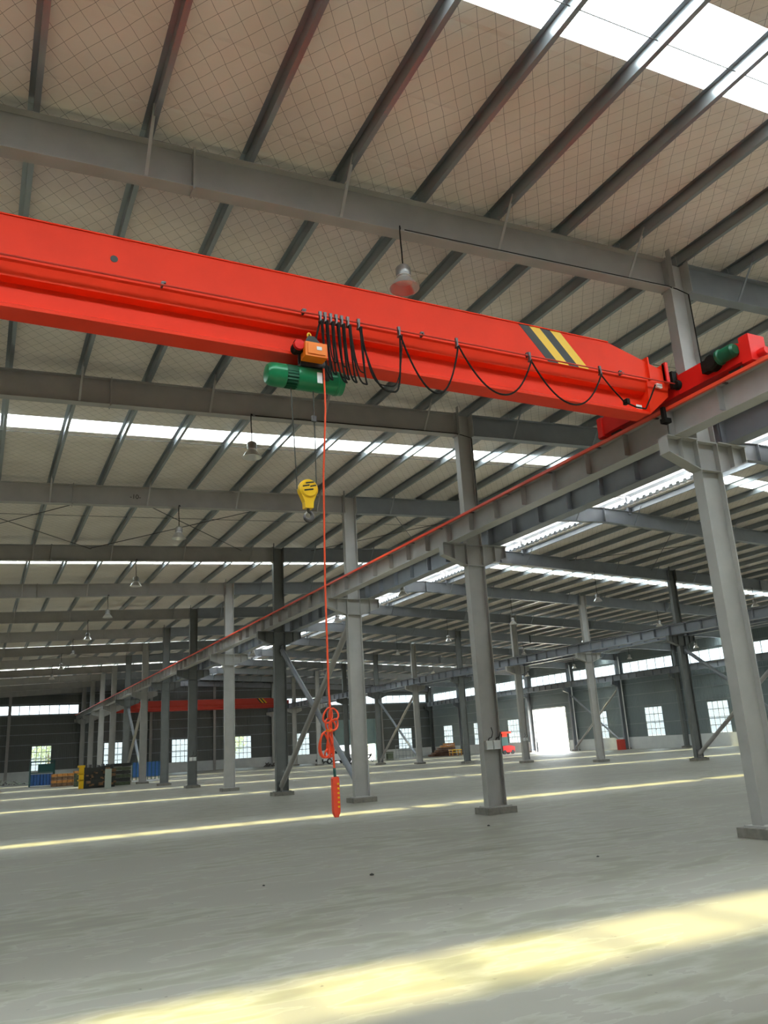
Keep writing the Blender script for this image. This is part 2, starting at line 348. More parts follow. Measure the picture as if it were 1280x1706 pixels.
# roof: liner split by the rooflight strips
SKYL = [(-9.4, .8), (5.45, 1.05)] + [(c, .8) for c in (20.05, 35.35, 48.8, 63.6, 78.4)]
SKYL = [(c-w_/2, c+w_/2) for c, w_ in SKYL]
VH = 1.25   # half width of the ridge opening
def roof_slab(x0, x1, zlo, zhi, y0, y1, mb):
    s = SL if x1 <= XR else -SL
    b = ZR - s*XR
    mb.box(x0, x1, y0, y1, b+zlo, b+zhi, s)
mb = MB(); ys = [YB] + [v for p in SKYL for v in p] + [YE+.2]
for i in range(0, len(ys), 2):
    roof_slab(XL-.35, XR-VH, .2, .3, ys[i], ys[i+1], mb); roof_slab(XR+VH, XC+.45, .2, .3, ys[i], ys[i+1], mb)
struct('ceiling', mb, LINER)
sk_where = ['behind the camera', 'nearest to the camera', 'second from the camera', 'third from the camera', 'fourth from the camera', 'fifth from the camera', 'farthest from the camera']
for i, (a, b) in enumerate(SKYL):
    if i == 0: continue
    for side, (x0, x1) in (('left', (XL-.2, XR-VH)), ('right', (XR+VH, XC+.3))):
        mb = MB(); roof_slab(x0, x1, .24, .25, a, b, mb)
        o = link('roof_light', mb, m=FRP); tag(o, 'long bright translucent roof light strip on the %s roof slope, %s' % (side, sk_where[i]), 'roof light', 'translucent roof light strips')
        portal(((x0+x1)/2, (a+b)/2, roof((x0+x1)/2)+.19), (0, -math.atan(SL) if side == 'left' else math.atan(SL), 0), x1-x0, b-a)
    if i == 0: pass
# behind-camera strip as plain ceiling window
mb = MB(); roof_slab(XL-.2, XR-VH, .24, .25, *SKYL[0], mb); roof_slab(XR+VH, XC+.3, .24, .25, *SKYL[0], mb); struct('window_60', mb, FRP)

# ------------------------------------------------------------------ ridge ventilator
rv = thing('ridge_ventilator', 'long raised ridge ventilator with white cap running above the middle bay', 'roof ventilator', (XR, YB, ZR))
mb = MB(); Lr = YE-YB
for s in (-1, 1):
    for i in range(0, len(ys), 2): mb.box(0 if s > 0 else -1.9, 1.9 if s > 0 else 0, ys[i]-YB, ys[i+1]-YB, .84, .87, -s*.06)
link('cap_sheet', mb, rv, m=capm)
for a, b in SKYL: link('cap_roof_light', MB().box(-1.9, 0, a-YB, b-YB, .845, .85, .06).box(0, 1.9, a-YB, b-YB, .845, .85, -.06), rv, m=FRP)
mb = MB()
for s in (-1, 1):
    for xx in (.45, 1.6): mb.box(s*xx-.04, s*xx+.04, 0, Lr, .70-xx*.06, .84-xx*.06)
link('cap_purlin', mb, rv, m=galv)
for s in (-1, 1):
    mb = MB(); pitch_ = .36; n = int(Lr/pitch_); vs = []; fs = []
    for i in range(n):
        for (t, z) in ((0, 0), (.4, 0), (.5, .09), (.85, .09)):
            for x in (VH-.22, VH+.5): vs.append((s*x, (i+t)*pitch_, z+.23-SL*x))
    fs = [(2*i, 2*i+1, 2*i+3, 2*i+2) for i in range(len(vs)//2-1)]
    mb.add(vs, fs); link('corrugated_edge', mb, rv, m=capm)
vp = MB().box(-.06, .06, -.06, .06, -.15, .62).mesh('vent_post', paint_b); vb = MB().box(-1.75, 1.75, -.05, .05, .54, .64).mesh('vent_beam', paint_b)
for k in range(-2, NB+1):
    link('vent_beam', vb, rv, (0, fy(k)-YB, 0))
    for s in (-1, 1): link('vent_post', vp, rv, (s*1.4, fy(k)-YB, -.02))
portal((XR-2.3, (YB+YE)/2, ZR+.5), (0, -math.pi/2, 0), .75, Lr); portal((XR+2.3, (YB+YE)/2, ZR+.5), (0, math.pi/2, 0), .75, Lr)

# ------------------------------------------------------------------ columns
def ishape(w_, d_, t=.014, tf=.02):   # flanges at +-X
    return [(-d_/2, -w_/2), (-d_/2+tf, -w_/2), (-d_/2+tf, -t/2), (d_/2-tf, -t/2), (d_/2-tf, -w_/2), (d_/2, -w_/2),
            (d_/2, w_/2), (d_/2-tf, w_/2), (d_/2-tf, t/2), (-d_/2+tf, t/2), (-d_/2+tf, w_/2), (-d_/2, w_/2)]
CW, CD = .20, .50
CT = 6.37   # corbel top
_meshes = {}
def cmesh(key, fn, m):
    k = (key, m.name)
    if k not in _meshes: _meshes[k] = fn().mesh(key, m)
    return _meshes[k]
def upper(x):
    return lambda: MB().prism(ishape(CW, CD-.06), CT+.02, roof(x)-.02, 'Z')
def corbel(sides):
    def f():
        mb = MB()
        for s in sides:
            a = s*CD/2; e = s*.93
            mb.box(min(a, e), max(a, e), -.13, .13, CT, CT+.02)                        # top plate
            mb.prism([(a, CT-.52), (e, CT-.26), (e, CT), (a, CT)], -.008, .008, 'Y')   # web
            mb.prism([(a, CT-.54), (e, CT-.28), (e, CT-.26), (a, CT-.52)], -.11, .11, 'Y')
            mb.box(min(e, e-s*.015), max(e, e-s*.015), -.1, .1, CT-.27, CT)
            mb.box(s*.6-.008, s*.6+.008, -.1, .1, CT-.4, CT)
        mb.box(-CD/2+.02, CD/2-.02, -.098, .098, CT-.01, CT+.02)
        mb.box(-CD/2+.02, CD/2-.02, -.098, .098, CT-.53, CT-.515)
        return mb
    return f
def column(row, k, x, sides, m, label, group, rowname):
    t = thing('steel_column', label, 'column', (x, fy(k), 0), group)
    link('shaft', cmesh('shaft', lambda: MB().prism(ishape(CW, CD), .17, CT, 'Z'), m), t)
    link('upper_shaft', cmesh('upper_shaft_%d' % int(x), upper(x), m), t)
    link('corbel', cmesh('corbel_%d' % len(sides), corbel(sides), m), t)
    link('base_plate', cmesh('base_plate', lambda: MB().box(-.32, .32, -.2, .2, .14, .17), m), t)
    link('pedestal', cmesh('pedestal', lambda: MB().box(-.4, .4, -.28, .28, 0, .14), concrete), t)
    if True:
        st = MB()
        for s in (-1, 1): st.box(s*(CD/2-.04)-.006, s*(CD/2-.04)+.006, -.2, -.1, roof(x)-.62, roof(x)+.16)
        link('cap_stiffener', cmesh('cap_stiffener_%d' % int(x), lambda: st, m), t)
    return t
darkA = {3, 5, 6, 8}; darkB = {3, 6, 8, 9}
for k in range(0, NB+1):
    m = column_dark if k in darkA else paint
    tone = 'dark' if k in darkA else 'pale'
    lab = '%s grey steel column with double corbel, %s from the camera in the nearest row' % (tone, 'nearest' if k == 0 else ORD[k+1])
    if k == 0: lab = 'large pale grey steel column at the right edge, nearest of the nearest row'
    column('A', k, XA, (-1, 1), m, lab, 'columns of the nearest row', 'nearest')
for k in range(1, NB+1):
    m = column_dark if k in darkB else paint
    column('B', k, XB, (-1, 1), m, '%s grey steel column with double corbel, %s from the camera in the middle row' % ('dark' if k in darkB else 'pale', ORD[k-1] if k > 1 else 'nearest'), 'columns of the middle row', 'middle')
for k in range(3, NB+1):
    m = column_dark if k in (6, 12) else paint_b
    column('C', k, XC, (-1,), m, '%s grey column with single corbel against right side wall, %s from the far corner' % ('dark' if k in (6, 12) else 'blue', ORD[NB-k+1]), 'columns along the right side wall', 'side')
# gable posts on the end wall
for i, x in enumerate((3.4, 18.5, 26.0, 41.0-.25, 48.4)):
    o = link('gable_post', MB().prism(ishape(.2, .3), 0, roof(x)-.02, 'Z'), None, (x, YE-.22, 0), rpaint)
    tag(o, 'dark slim gable post against the far end wall, %s from the left' % ORD[i+1], 'post', 'gable posts on the end wall')

# ------------------------------------------------------------------ rafters (one per bay and frame)
RD = .60; RW = .22
def rafter_mesh(x0, x1, name):
    mb = MB()
    segs = [(x0, x1)] if not (x0 < XR < x1) else [(x0, XR), (XR, x1)]
    for a, b in segs:
        s = SL if b <= XR+1e-6 else -SL; base = ZR - s*XR
        mb.box(a, b, -RW/2, RW/2, base-.014, base, s); mb.box(a, b, -RW/2, RW/2, base-RD, base-RD+.014, s); mb.box(a, b, -.005, .005, base-RD+.01, base-.01, s)
    if x0 < XR < x1: mb.box(XR-.015, XR+.015, -RW/2, RW/2, ZR-RD, ZR)
    for x in (x0+.02, x1-.02, (x0*.39+x1*.61) if x1 < 20 else x0+.3*(x1-x0)):
        mb.box(x-.012, x+.012, -RW/2, RW/2, roof(x)-RD-.03, roof(x)+.03)
    return mb.mesh(name, rpaint if x1 < 20 else paint_b)
BAY = [(XL, XA-CD/2+.03, 'left bay'), (XA+CD/2-.03, XB-CD/2+.03, 'middle bay'), (XB+CD/2-.03, XC-.02, 'right bay')]
BM = [rafter_mesh(a, b, 'beam') for a, b, _ in BAY]
PURX = [XR - 1.383*i - .13 for i in range(1, 25)]          # left slope
PURX = [x for x in PURX if x < XR-1.4]
PURX_R = [2*XR - x for x in PURX]
fb = {}
def fly(x, s):
    # slim angle from the bottom flange up to the purlin
    return MB().bar((0, -.09, roof(x)-RD+.02), (0, -.62, roof(x)+.12), .045, .012)
for k in range(-1, NB+1):
    for j, (a, b, nm) in enumerate(BAY):
        if k < 1 and j > 0 and k != 0: continue
        where = 'just behind the camera' if k < 0 else ('nearest to the camera' if k == 0 else '%s from the camera' % ORD[k+1])
        t = thing('rafter', 'grey I-section roof rafter across the %s, %s' % (nm, where), 'rafter', (0, fy(k), 0), 'rafters of the %s' % nm)
        link('beam', BM[j], t)
        for i, x in enumerate(PURX+PURX_R):
            if a < x < b and i % 2 == 0 and x > -1:
                key = ('fly', i)
                if key not in fb: fb[key] = fly(x, 1).mesh('fly_brace', rpaint if j == 0 else paint_b)
                link('fly_brace', fb[key], t, (x, 0, 0))
        if j == 0 and k == 2:
            o = link('painted_mark', wire_text('-10-', .2, blackp, 'painted_mark'), t); o.location = (3.9, -.012, roof(3.9)-.3); o.rotation_euler = (math.pi/2, 0, 0); o['label'] = 'dark hand painted number on the web'

# ------------------------------------------------------------------ purlins
def zsec():
    t = .004; return [(-.07, .2), (-.07, .196), (-t/2, .196), (-t/2, t), (-t/2, 0), (.07, 0), (.07, .018), (.066, .018), (.066, t), (t/2, t), (t/2, .2)]
PM = MB().prism(zsec(), .004, S-.004, 'Y').mesh('purlin', galv)
PM2 = None
def in_view(x, y, z):
    d = Vector((x, y, z-1.65)); zz = d.dot(fw)
    if zz < .5: return False
    px = 640+fpx*d.dot(rr)/zz; py = 853-fpx*d.dot(uu)/zz
    return -40 < px < 1320 and -40 < py < 1746
cand = []
for side, xs in (('left', PURX), ('right', PURX_R)):
    for n_, x in enumerate(xs):
        for k in range(-2, NB):
            vis = any(in_view(x, fy(k)+S*t/8, roof(x)) for t in range(9))
            if vis or True: cand.append((vis, math.hypot(x, fy(k)+S/2), side, n_, x, k))
viscand = sorted([c for c in cand if c[0]], key=lambda c: c[1]); keep = set(c[2:] for c in viscand[:300])
rest = MB(); NP = 0
for vis, d_, side, n_, x, k in cand:
    if k < -1 and not vis: continue
    if (side, n_, x, k) in keep:
        NP += 1
        fr = {-2: 'behind the nearest rafter', -1: 'before the nearest rafter'}.get(k, 'beyond the %s rafter' % (ORD[k+1] if k else 'nearest'))
        o = link('purlin', PM, None, (x, fy(k), roof(x))); tag(o, 'galvanised purlin, %s from the ridge on the %s slope, %s' % (ORD[n_+1], side, fr), 'purlin', 'roof purlins')
    elif vis:
        rest.prism([(p[0]+x, p[1]+roof(x)) for p in zsec()], fy(k)+.004, fy(k)+S-.004, 'Y')
o = link('distant_purlins', rest, m=galv); tag(o, 'far galvanised purlins filling the distant roof beyond the individual ones', 'purlins'); o['kind'] = 'stuff'
# sag rods under the liner at mid bay and roof cross rods
for k in (-1, 0, 1, 2, 3):
    for tt, nm in ((.5, 'middle'),):
        y = fy(k)+S*tt
        mb = MB(); mb.tube([(-2, y, roof(-2)+.12), (XR-VH, y, roof(XR-VH)+.12)], .008, 5)
        o = link('sag_rod', mb, m=steel); tag(o, 'thin steel sag rod crossing the purlins %s' % ('before the nearest rafter' if k < 0 else 'beyond the %s rafter' % ('nearest' if k == 0 else ORD[k+1])), 'rod', 'sag rods between purlins')
i = 0
for k in (2, 7):
    for (xa, xb) in ((-2.4, 3.5), (3.5, 9.4), (12.5, 18), (26.5, 32), (35, 41)):
        if k == 7 and xa < 0: continue
        for s in (0, 1):
            i += 1
            p, q = ((xa, fy(k)+.1), (xb, fy(k+1)-.1)) if s else ((xb, fy(k)+.1), (xa, fy(k+1)-.1))
            mb = MB(); mb.tube([(p[0], p[1], roof(p[0])-.12-.03*s), (q[0], q[1], roof(q[0])-.12-.03*s)], .014, 6)
            o = link('cross_rod', mb, m=steel)
            tag(o, 'thin dark roof bracing rod leaning %s, %s pair beyond the %s rafter' % ('right' if s else 'left', ORD[[(-2.4), 3.5, 12.5, 26.5, 35].index(xa)+1 if k == 2 else [3.5, 12.5, 26.5, 35].index(xa)+1], ORD[k+1]), 'bracing rod', 'roof cross bracing rods')

# ------------------------------------------------------------------ runway girders, rails
def runway_mesh(m, L=S, depth=.5, w_=.3):
    mb = MB(); z0 = CT+.02; z1 = z0+depth
    mb.box(-w_/2, w_/2, .01, L-.01, z0, z0+.016); mb.box(-w_/2, w_/2, .01, L-.01, z1-.016, z1); mb.box(-.006, .006, .01, L-.01, z0, z1)
    n = 7
    for i in range(n+1):
        y = .02+(L-.04)*i/n
        mb.box(-w_/2+.01, w_/2-.01, y-.006, y+.006, z0+.07 if 0 < i < n else z0, z1-.01)
    return mb.mesh('runway_beam', m)
ROWS = [('nearest row, left side', XA-.62, paint, -1, 'runways of the nearest row'), ('nearest row, right side', XA+.62, paint_b, -1, 'runways of the nearest row'),
        ('middle row, left side', XB-.62, paint_b, 0, 'runways of the middle row'), ('middle row, right side', XB+.62, paint_b, 0, 'runways of the middle row'), ('right side wall', XC-.62, paint_b, 2, 'runways by the side wall')]
rm = {}
railm = MB().prism([(-.035, 0), (.035, 0), (.035, .012), (.01, .02), (.01, .045), (.02, .05), (.02, .07), (-.02, .07), (-.02, .05), (-.01, .045), (-.01, .02), (-.035, .012)], 0, 1, 'Y').mesh('rail', steel)
for nm, x, m, k0, gr in ROWS:
    if m.name not in rm: rm[m.name] = runway_mesh(m)
    for k in range(k0, NB):
        o = link('runway_beam', rm[m.name], None, (x, fy(k), 0))
        tag(o, 'grey stiffened crane runway beam on %s, %s' % (nm, 'nearest span' if k == k0 else '%s span from the camera' % ORD[k-k0+1]), 'runway beam', gr)
    o = link('crane_rail', railm, None, (x, fy(k0), CT+.52)); o.scale = (1, fy(NB)-fy(k0), 1)
    tag(o, 'long dark crane rail on top of the %s runway' % nm.replace(',', ''), 'rail', 'crane rails')
cb = thing('conductor_bar', 'long red conductor bar along the top of the nearest runway', 'conductor bar', (XA-.62, fy(-1), CT+.47))
mb = MB(); mb.box(-.26, -.205, 0, fy(NB)-fy(-1), -.02, .035); link('bar', mb, cb, m=cond)
mb = MB()
for i in range(0, 66): mb.box(-.23, -.1, i*1.5+.2, i*1.5+.24, -.02, 0)
link('bar_clips', mb, cb, m=steel)

# ------------------------------------------------------------------ column bracing
def brace(x, k, where):
    for s in (0, 1):
        a, b = ((x, fy(k)+.15, .35), (x, fy(k+1)-.15, 5.6)) if s else ((x, fy(k)+.15, 5.6), (x, fy(k+1)-.15, .35))
        off = .07 if s else -.07
        mb = MB(); mb.tube([(a[0]+off, a[1], a[2]), (b[0]+off, b[1], b[2])], .1, 12)
        for p in (a, b): mb.box(p[0]+off-.01, p[0]+off+.01, p[1]-.14, p[1]+.14, p[2]-.2, p[2]+.2)
        o = link('column_brace', mb, m=paint_b if s else rpaint)
        tag(o, 'grey tubular brace %s away, %s' % ('rising' if s else 'falling', where), 'brace', 'crossed tubular column braces')
brace(XA, 2, 'between third and fourth columns of the nearest row')
brace(XA, 7, 'between eighth and ninth columns of the nearest row')
brace(XB, 2, 'between the two nearest columns of the middle row')
brace(XB, 7, 'between distant columns of the middle row')
brace(XC-.1, 7, 'against the right side wall beside the open doorway')
brace(XC-.1, 2, 'against the right side wall at the right edge')

# ------------------------------------------------------------------ high bay lamps
shade = MB().lathe([(.012, .0), (.10, -.005), (.105, -.03), (.11, -.16), (.085, -.18), (.10, -.19), (.15, -.24), (.21, -.34), (.225, -.35), (.218, -.35), (.20, -.335), (.14, -.24), (.08, -.2), (.0, -.2)], 28).mesh('reflector', alum)
drv = MB().lathe([(.0, .03), (.06, .03), (.09, .01), (.11, -.02), (.112, -.15), (.1, -.17), (0, -.17)], 24).mesh('driver_housing', mat('lamp_housing', (.35, .33, .32), .35, .6))
lens = MB().lathe([(0, -.22), (.12, -.225), (.135, -.235), (0, -.24)], 20).mesh('lamp_lens', white)
def lamp(x, k, lab):
    zt = roof(x)-RD; z = 8.42 if x < 40 else 8.0
    t = thing('high_bay_lamp', lab, 'lamp', (x, fy(k)-.14, z), 'high bay lamps under the rafters')
    link('reflector', shade, t); link('driver_housing', drv, t); link('lamp_lens', lens, t)
    h = zt-z
    pts = [(.06, .12, h+.03), (.03, .05, h+.06), (-.01, -.01, h+.04), (-.02, -.02, h-.05), (-.015, -.015, h*.6), (.0, 0, .25), (0, 0, .02)]
    link('cord', MB().tube(pts, .012, 6), t, m=black)
for k in range(0, 9):
    for j, (x, bay) in enumerate(((5.2, 'left bay'), (16.8, 'middle bay, left of the ridge'), (28, 'middle bay, right of the ridge'), (39.5, 'right bay, nearer the middle row'), (50.6, 'right bay, nearer the side wall'))):
        if (j == 1 and k < 3) or (j == 2 and k < 2) or (j >= 3 and k < 3): continue
        lamp(x, k, 'silver lamp in the %s, %s rafter' % (bay, 'nearest' if k == 0 else ORD[k+1]))

for k in (0, 1):
    zc = lambda x: roof(x)-RD+.03
    o = link('power_cable', MB().tube([(5.3, fy(k)-.1, zc(5.3)), (8, fy(k)-.1, zc(8)), (XA-.3, fy(k)-.1, zc(XA-.3)), (XA-.1, fy(k)-.13, zc(XA)-.05), (XA+.17, fy(k)-.13, zc(XA)-.1), (XA+.17, fy(k)-.14, 8), (XA+.17, fy(k)-.14, 6.9)], .011, 6), m=black)
    tag(o, 'thin black power cable along the %s rafter and down its column' % ('nearest' if k == 0 else 'second'), 'cable')
# ------------------------------------------------------------------ the crane
def girder_parts(t, x0, x1, m, full=True):
    # x0..x1 local, end taper at x1
    top, mid, bot = .86, .29, -.30
    prof_box = [(-.2, mid), (-.2, top), (.2, top), (.2, mid)]
    mb = MB()
    xs = [x0, x1-1.5, x1-.15]; tops = [top, top, top-.38]
    # box part with tapering end
    vs = []; 
    for x, tp in zip(xs, tops): vs += [(x, -.2, mid), (x, -.2, tp), (x, .2, tp), (x, .2, mid)]
    fs = [(3, 2, 1, 0), (8, 9, 10, 11)]
    for i in (0, 1):
        for j in range(4): a = i*4+j; b = i*4+(j+1) % 4; fs.append((a, b, b+4, a+4))
    mb.add(vs, fs); mb.box(x0, x1-1.5, -.215, .215, top-.004, top+.012)
    link('box_web', mb, t, m=m)
    mb = MB()
    mb.prism([(-.2, mid), (-.17, mid-.02), (-.13, .13), (-.13, .11), (-.012, .09), (-.012, -.17), (-.15, -.255), (-.16, -.26), (-.16, bot), (.16, bot), (.16, -.26), (.15, -.255), (.012, -.17), (.012, .09), (.13, .11), (.13, .13), (.17, mid-.02), (.2, mid)], x0, x1-.75, 'X')
    vs = []
    for x, b0 in ((x1-.75, bot), (x1-.28, 0.08)):
        vs += [(x, -.2, mid), (x, -.16, b0), (x, .16, b0), (x, .2, mid)]
    mb.add(vs, [(0, 1, 2, 3), (7, 6, 5, 4), (0, 4, 5, 1), (1, 5, 6, 2), (2, 6, 7, 3), (3, 7, 4, 0)])
    link('lower_flange_beam', mb, t, m=m)
    link('end_stiffener', MB().box(x1-.72, x1-.69, -.25, .25, mid, top-.15).box(x1-.36, x1-.31, -.25, .25, mid, top-.22), t, m=m)
    # warning stripes on both faces
    for i, (xx, c) in enumerate(((x1-3.28, blackp), (x1-3.08, yellow), (x1-2.88, blackp), (x1-2.68, yellow))):
        for s in (-1, 1):
            y = s*.2; y2 = s*.203
            vs = [(xx, y2, top-.005), (xx+.2, y2, top-.005), (xx+.2+.5, y2, mid+.005), (xx+.5, y2, mid+.005)]
            vs += [(v[0], y, v[2]) for v in vs]
            o = link('warning_stripe', MB().add(vs, [(0, 1, 2, 3), (7, 6, 5, 4), (0, 4, 5, 1), (1, 5, 6, 2), (2, 6, 7, 3), (3, 7, 4, 0)]), t, m=c)
            o['label'] = 'slanting %s stripe' % ('black' if c is blackp else 'yellow')
YG = 9.2; ZB = 6.94
def carriage(t, x, m, motor=True):
    e = link('end_carriage', MB().prism([(-1.62, .09), (-1.62, .38), (-1.5, .43), (1.55, .43), (1.7, .34), (1.7, .09)], x-.15, x+.15, 'X').box(x-.18, x+.18, -1.78, -1.6, .03, .47).box(x-.18, x+.18, 1.6, 1.72, .05, .43), t, m=m)
    for y in (-1.35, 1.4):
        link('wheel', MB().lathe([(.0, -.05), (.14, -.05), (.14, -.03), (.12, -.03), (.12, .03), (.14, .03), (.14, .05), (0, .05)], 20, (x, y, .14), 'X'), t, m=steel)
    for y, dd in ((-1.85, -.1), (1.79, .1)):
        link('buffer', MB().lathe([(.0, -.07), (.06, -.07), (.07, 0), (.06, .07), (0, .07)], 14, (x, y, .15), 'Y'), t, m=m)
    if motor:
        mo = link('travel_motor', MB().lathe([(0, -.28), (.08, -.28), (.11, -.24), (.11, -.02), (.13, 0), (.13, .04), (0, .04)], 18, (x-.22, -1.28, .30), 'Y'), t, m=green_d)
        link('gearbox', MB().lathe([(0, -.10), (.11, -.10), (.14, -.06), (.14, .06), (.1, .08), (0, .08)], 16, (x-.22, -1.12, .27), 'X').box(x-.28, x-.14, -1.2, -.92, .16, .36), mo, m=black)
cr = thing('overhead_crane', 'bright orange-red single girder overhead crane spanning the left bay', 'crane', (XA-.62, YG, ZB))
girder_parts(cr, XL-XA+1.5, .0, red)
carriage(cr, 0.0, red2)
link('junction_box', MB().box(-.42, -.16, .2, .42, .42, .68), cr, m=blackp)
link('buffer_bracket', MB().box(-.36, -.30, -.28, -.2, .3, .66).box(-.16, -.12, -.3, -.2, .1, .48), cr, m=red2)
link('festoon_track', MB().tube([(XL-XA+1.6, -.3, mid_z:=.27), (-.02, -.3, .27)], .012, 6), cr, m=red_d)
tb = MB().box(-.012, .012, -.3, -.2, .28, .30).box(-.01, .01, -.225, -.2, .28, .36).box(0, .05, -.23, -.2, .35, .37).mesh('track_bracket', steel)
for x in (-10.6, -8.7, -6.85, -5.05, -3.2, -1.35): link('track_bracket', tb, cr, (x, 0, 0))
link('port_hole', MB().lathe([(0, -.003), (.045, -.003), (.045, .003), (0, .003)], 16, (-9.27, -.202, .56), 'Y'), cr, m=blackp)
for xx, zz in ((-.52, .22), (-.98, -.2)):
    link('rating_label', MB().box(xx-.06, xx+.06, -.24 if zz > 0 else -.17, -.2 if zz > 0 else -.16, zz-.035, zz+.035), cr, m=paperm)
link('end_gear', MB().lathe([(0, -.06), (.07, -.06), (.09, 0), (.07, .06), (0, .06)], 12, (-.17, -.3, .25), 'X').box(-.26, -.14, -.3, -.22, .2, .5), cr, m=black)
link('collector_bracket', MB().box(-.32, -.26, -.05, .02, -.34, -.05).box(-.34, -.2, -.08, .04, -.34, -.26), cr, m=black)

# second crane in the middle bay
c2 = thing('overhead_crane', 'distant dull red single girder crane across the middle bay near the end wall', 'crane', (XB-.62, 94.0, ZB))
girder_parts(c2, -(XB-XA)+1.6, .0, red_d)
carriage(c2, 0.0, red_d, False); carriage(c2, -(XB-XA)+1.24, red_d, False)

# hoist: green drum and motor, trolley, orange box
hx, hy, hz = 3.62, YG-.12, 6.33
h = thing('electric_hoist', 'green electric wire rope hoist hanging under the crane girder', 'hoist', (hx, hy, hz))
R = .158
link('drum', MB().lathe([(0, -.18), (R-.01, -.18), (R, -.16), (R, .37), (R+.008, .37), (R+.008, .40), (R, .41), (R-.005, .47), (R-.05, .49), (0, .49)], 32, (0, 0, 0), 'X'), h, m=green)
mo = link('hoist_motor', MB().lathe([(0, -.60), (.07, -.595), (R-.04, -.58), (R-.01, -.54), (R, -.48), (R, -.34), (R-.01, -.33), (0, -.33)], 32, (0, 0, 0), 'X'), h, m=green)
mb = MB()
for i in range(22):
    a = 2*math.pi*i/22; mb.bar((-.34, math.cos(a)*(R-.015), math.sin(a)*(R-.015)), (-.17, math.cos(a)*(R-.015), math.sin(a)*(R-.015)), .008, .03)
mb.lathe([(0, -.34), (R-.03, -.34), (R-.03, -.17), (0, -.17)], 24, (0, 0, 0), 'X')
link('cooling_fins', mb, mo, m=green_d)
tr = link('trolley', MB().box(-.14, .26, -.10, .34, .14, .2).box(-.16, .22, -.08, -.05, .18, .5).box(-.16, .22, .30, .33, .18, .5), h, m=steel)
for dx in (-.08, .16):
    for yy in (-.03, .27): link('trolley_wheel', MB().lathe([(0, -.02), (.07, -.02), (.075, 0), (.06, .02), (0, .02)], 16, (dx, yy, .44), 'Y'), tr, m=steel)
link('travel_drive', MB().lathe([(0, -.09), (.06, -.09), (.075, -.05), (.075, .05), (.06, .09), (0, .09)], 14, (-.2, -.14, .36), 'Y').box(-.26, -.14, -.24, -.16, .26, .42), h, m=black)
link('drive_cap', MB().lathe([(0, -.03), (.07, -.03), (.07, .02), (.04, .03), (0, .03)], 16, (-.22, -.26, .34), 'Y'), h, m=red2)
eb = link('control_box', MB().box(-.16, .14, -.34, -.16, .17, .37).box(-.13, .11, -.352, -.34, .2, .34), h, m=orange)
link('rating_label', MB().box(-.01, .06, -.356, -.352, .26, .31), eb, m=paperm)
link('lifting_lug', MB().tube([(-.05+.022*math.cos(a), -.2, .53+.04*math.sin(a)) for a in [i*math.pi/5 for i in range(10)]], .012, 6, True), h, m=yellow)
link('cable_gland', MB().prism([(-.15, .37), (.12, .37), (.0, .5), (-.08, .5)], -.26, -.2, 'Y'), h, m=blackp)
link('warning_plate', MB().box(0.06, .13, -R-.012, -R-.004, -.11, .04), h, m=paperm)
link('limit_switch', MB().box(.14, .22, -R-.03, -R+.02, -.06, .14).box(.12, .25, -R-.025, -R, .1, .13), h, m=blackp)
# wire ropes and hook block
hb = thing('hook_block', 'yellow hook block with black slots and dark hook hanging from the hoist ropes', 'hook block', (3.56, hy, 4.80))
mb = MB(); mb.lathe([(0, -.07), (.10, -.07), (.125, -.045), (.13, 0), (.125, .045), (.10, .07), (0, .07)], 28, (0, 0, 0), 'Y')
mb.prism([(-.11, -.05), (-.06, -.17), (-.055, -.25), (.055, -.25), (.06, -.17), (.11, -.05)], -.05, .05, 'Y'); link('sheave_cover', mb, hb, m=yellow)
mb = MB()
for z, a, b in ((.065, -.05, .06), (.02, -.09, .0), (.025, .01, .09), (-.03, -.07, .05)): mb.add([(a, -.073, z-.01), (b, -.073, z+.012), (b, -.073, z+.03), (a, -.073, z+.008), (a, -.06, z-.01), (b, -.06, z+.012), (b, -.06, z+.03), (a, -.06, z+.008)], [(0, 1, 2, 3), (7, 6, 5, 4), (0, 4, 5, 1), (1, 5, 6, 2), (2, 6, 7, 3), (3, 7, 4, 0)])
o = link('slots', mb, hb, m=blackp)
hp = [(0.0, -.25), (0, -.285)] + [(.0+.055*math.cos(a)-.0, -.345+.06*math.sin(a)) for a in [math.radians(d) for d in (70, 40, 10, -20, -50, -80, -110, -140, -170, -195)]]
link('hook', MB().tube([(x, 0, z) for x, z in hp], [.02, .022, .022, .022, .024, .028, .03, .03, .028, .024, .018, .008], 10), hb, m=steel)
link('safety_latch', MB().bar((-.05, 0, -.33), (-.005, 0, -.28), .008, .02), hb, m=alum)
for s, l in ((-1, 'left'), (1, 'right')):
    ro = link('rope', MB().tube([(s*.12+(-.02 if s < 0 else .0), 0, .0), (s*.125+(-.04 if s < 0 else 0.0), 0, .75), (s*.13+(-.06 if s < 0 else -.01), 0, hz-4.80-.14)], .008, 6), hb, m=rope)
link('rope_limiter', MB().box(.09, .15, -.02, .02, .94, 1.02), hb, m=steel)
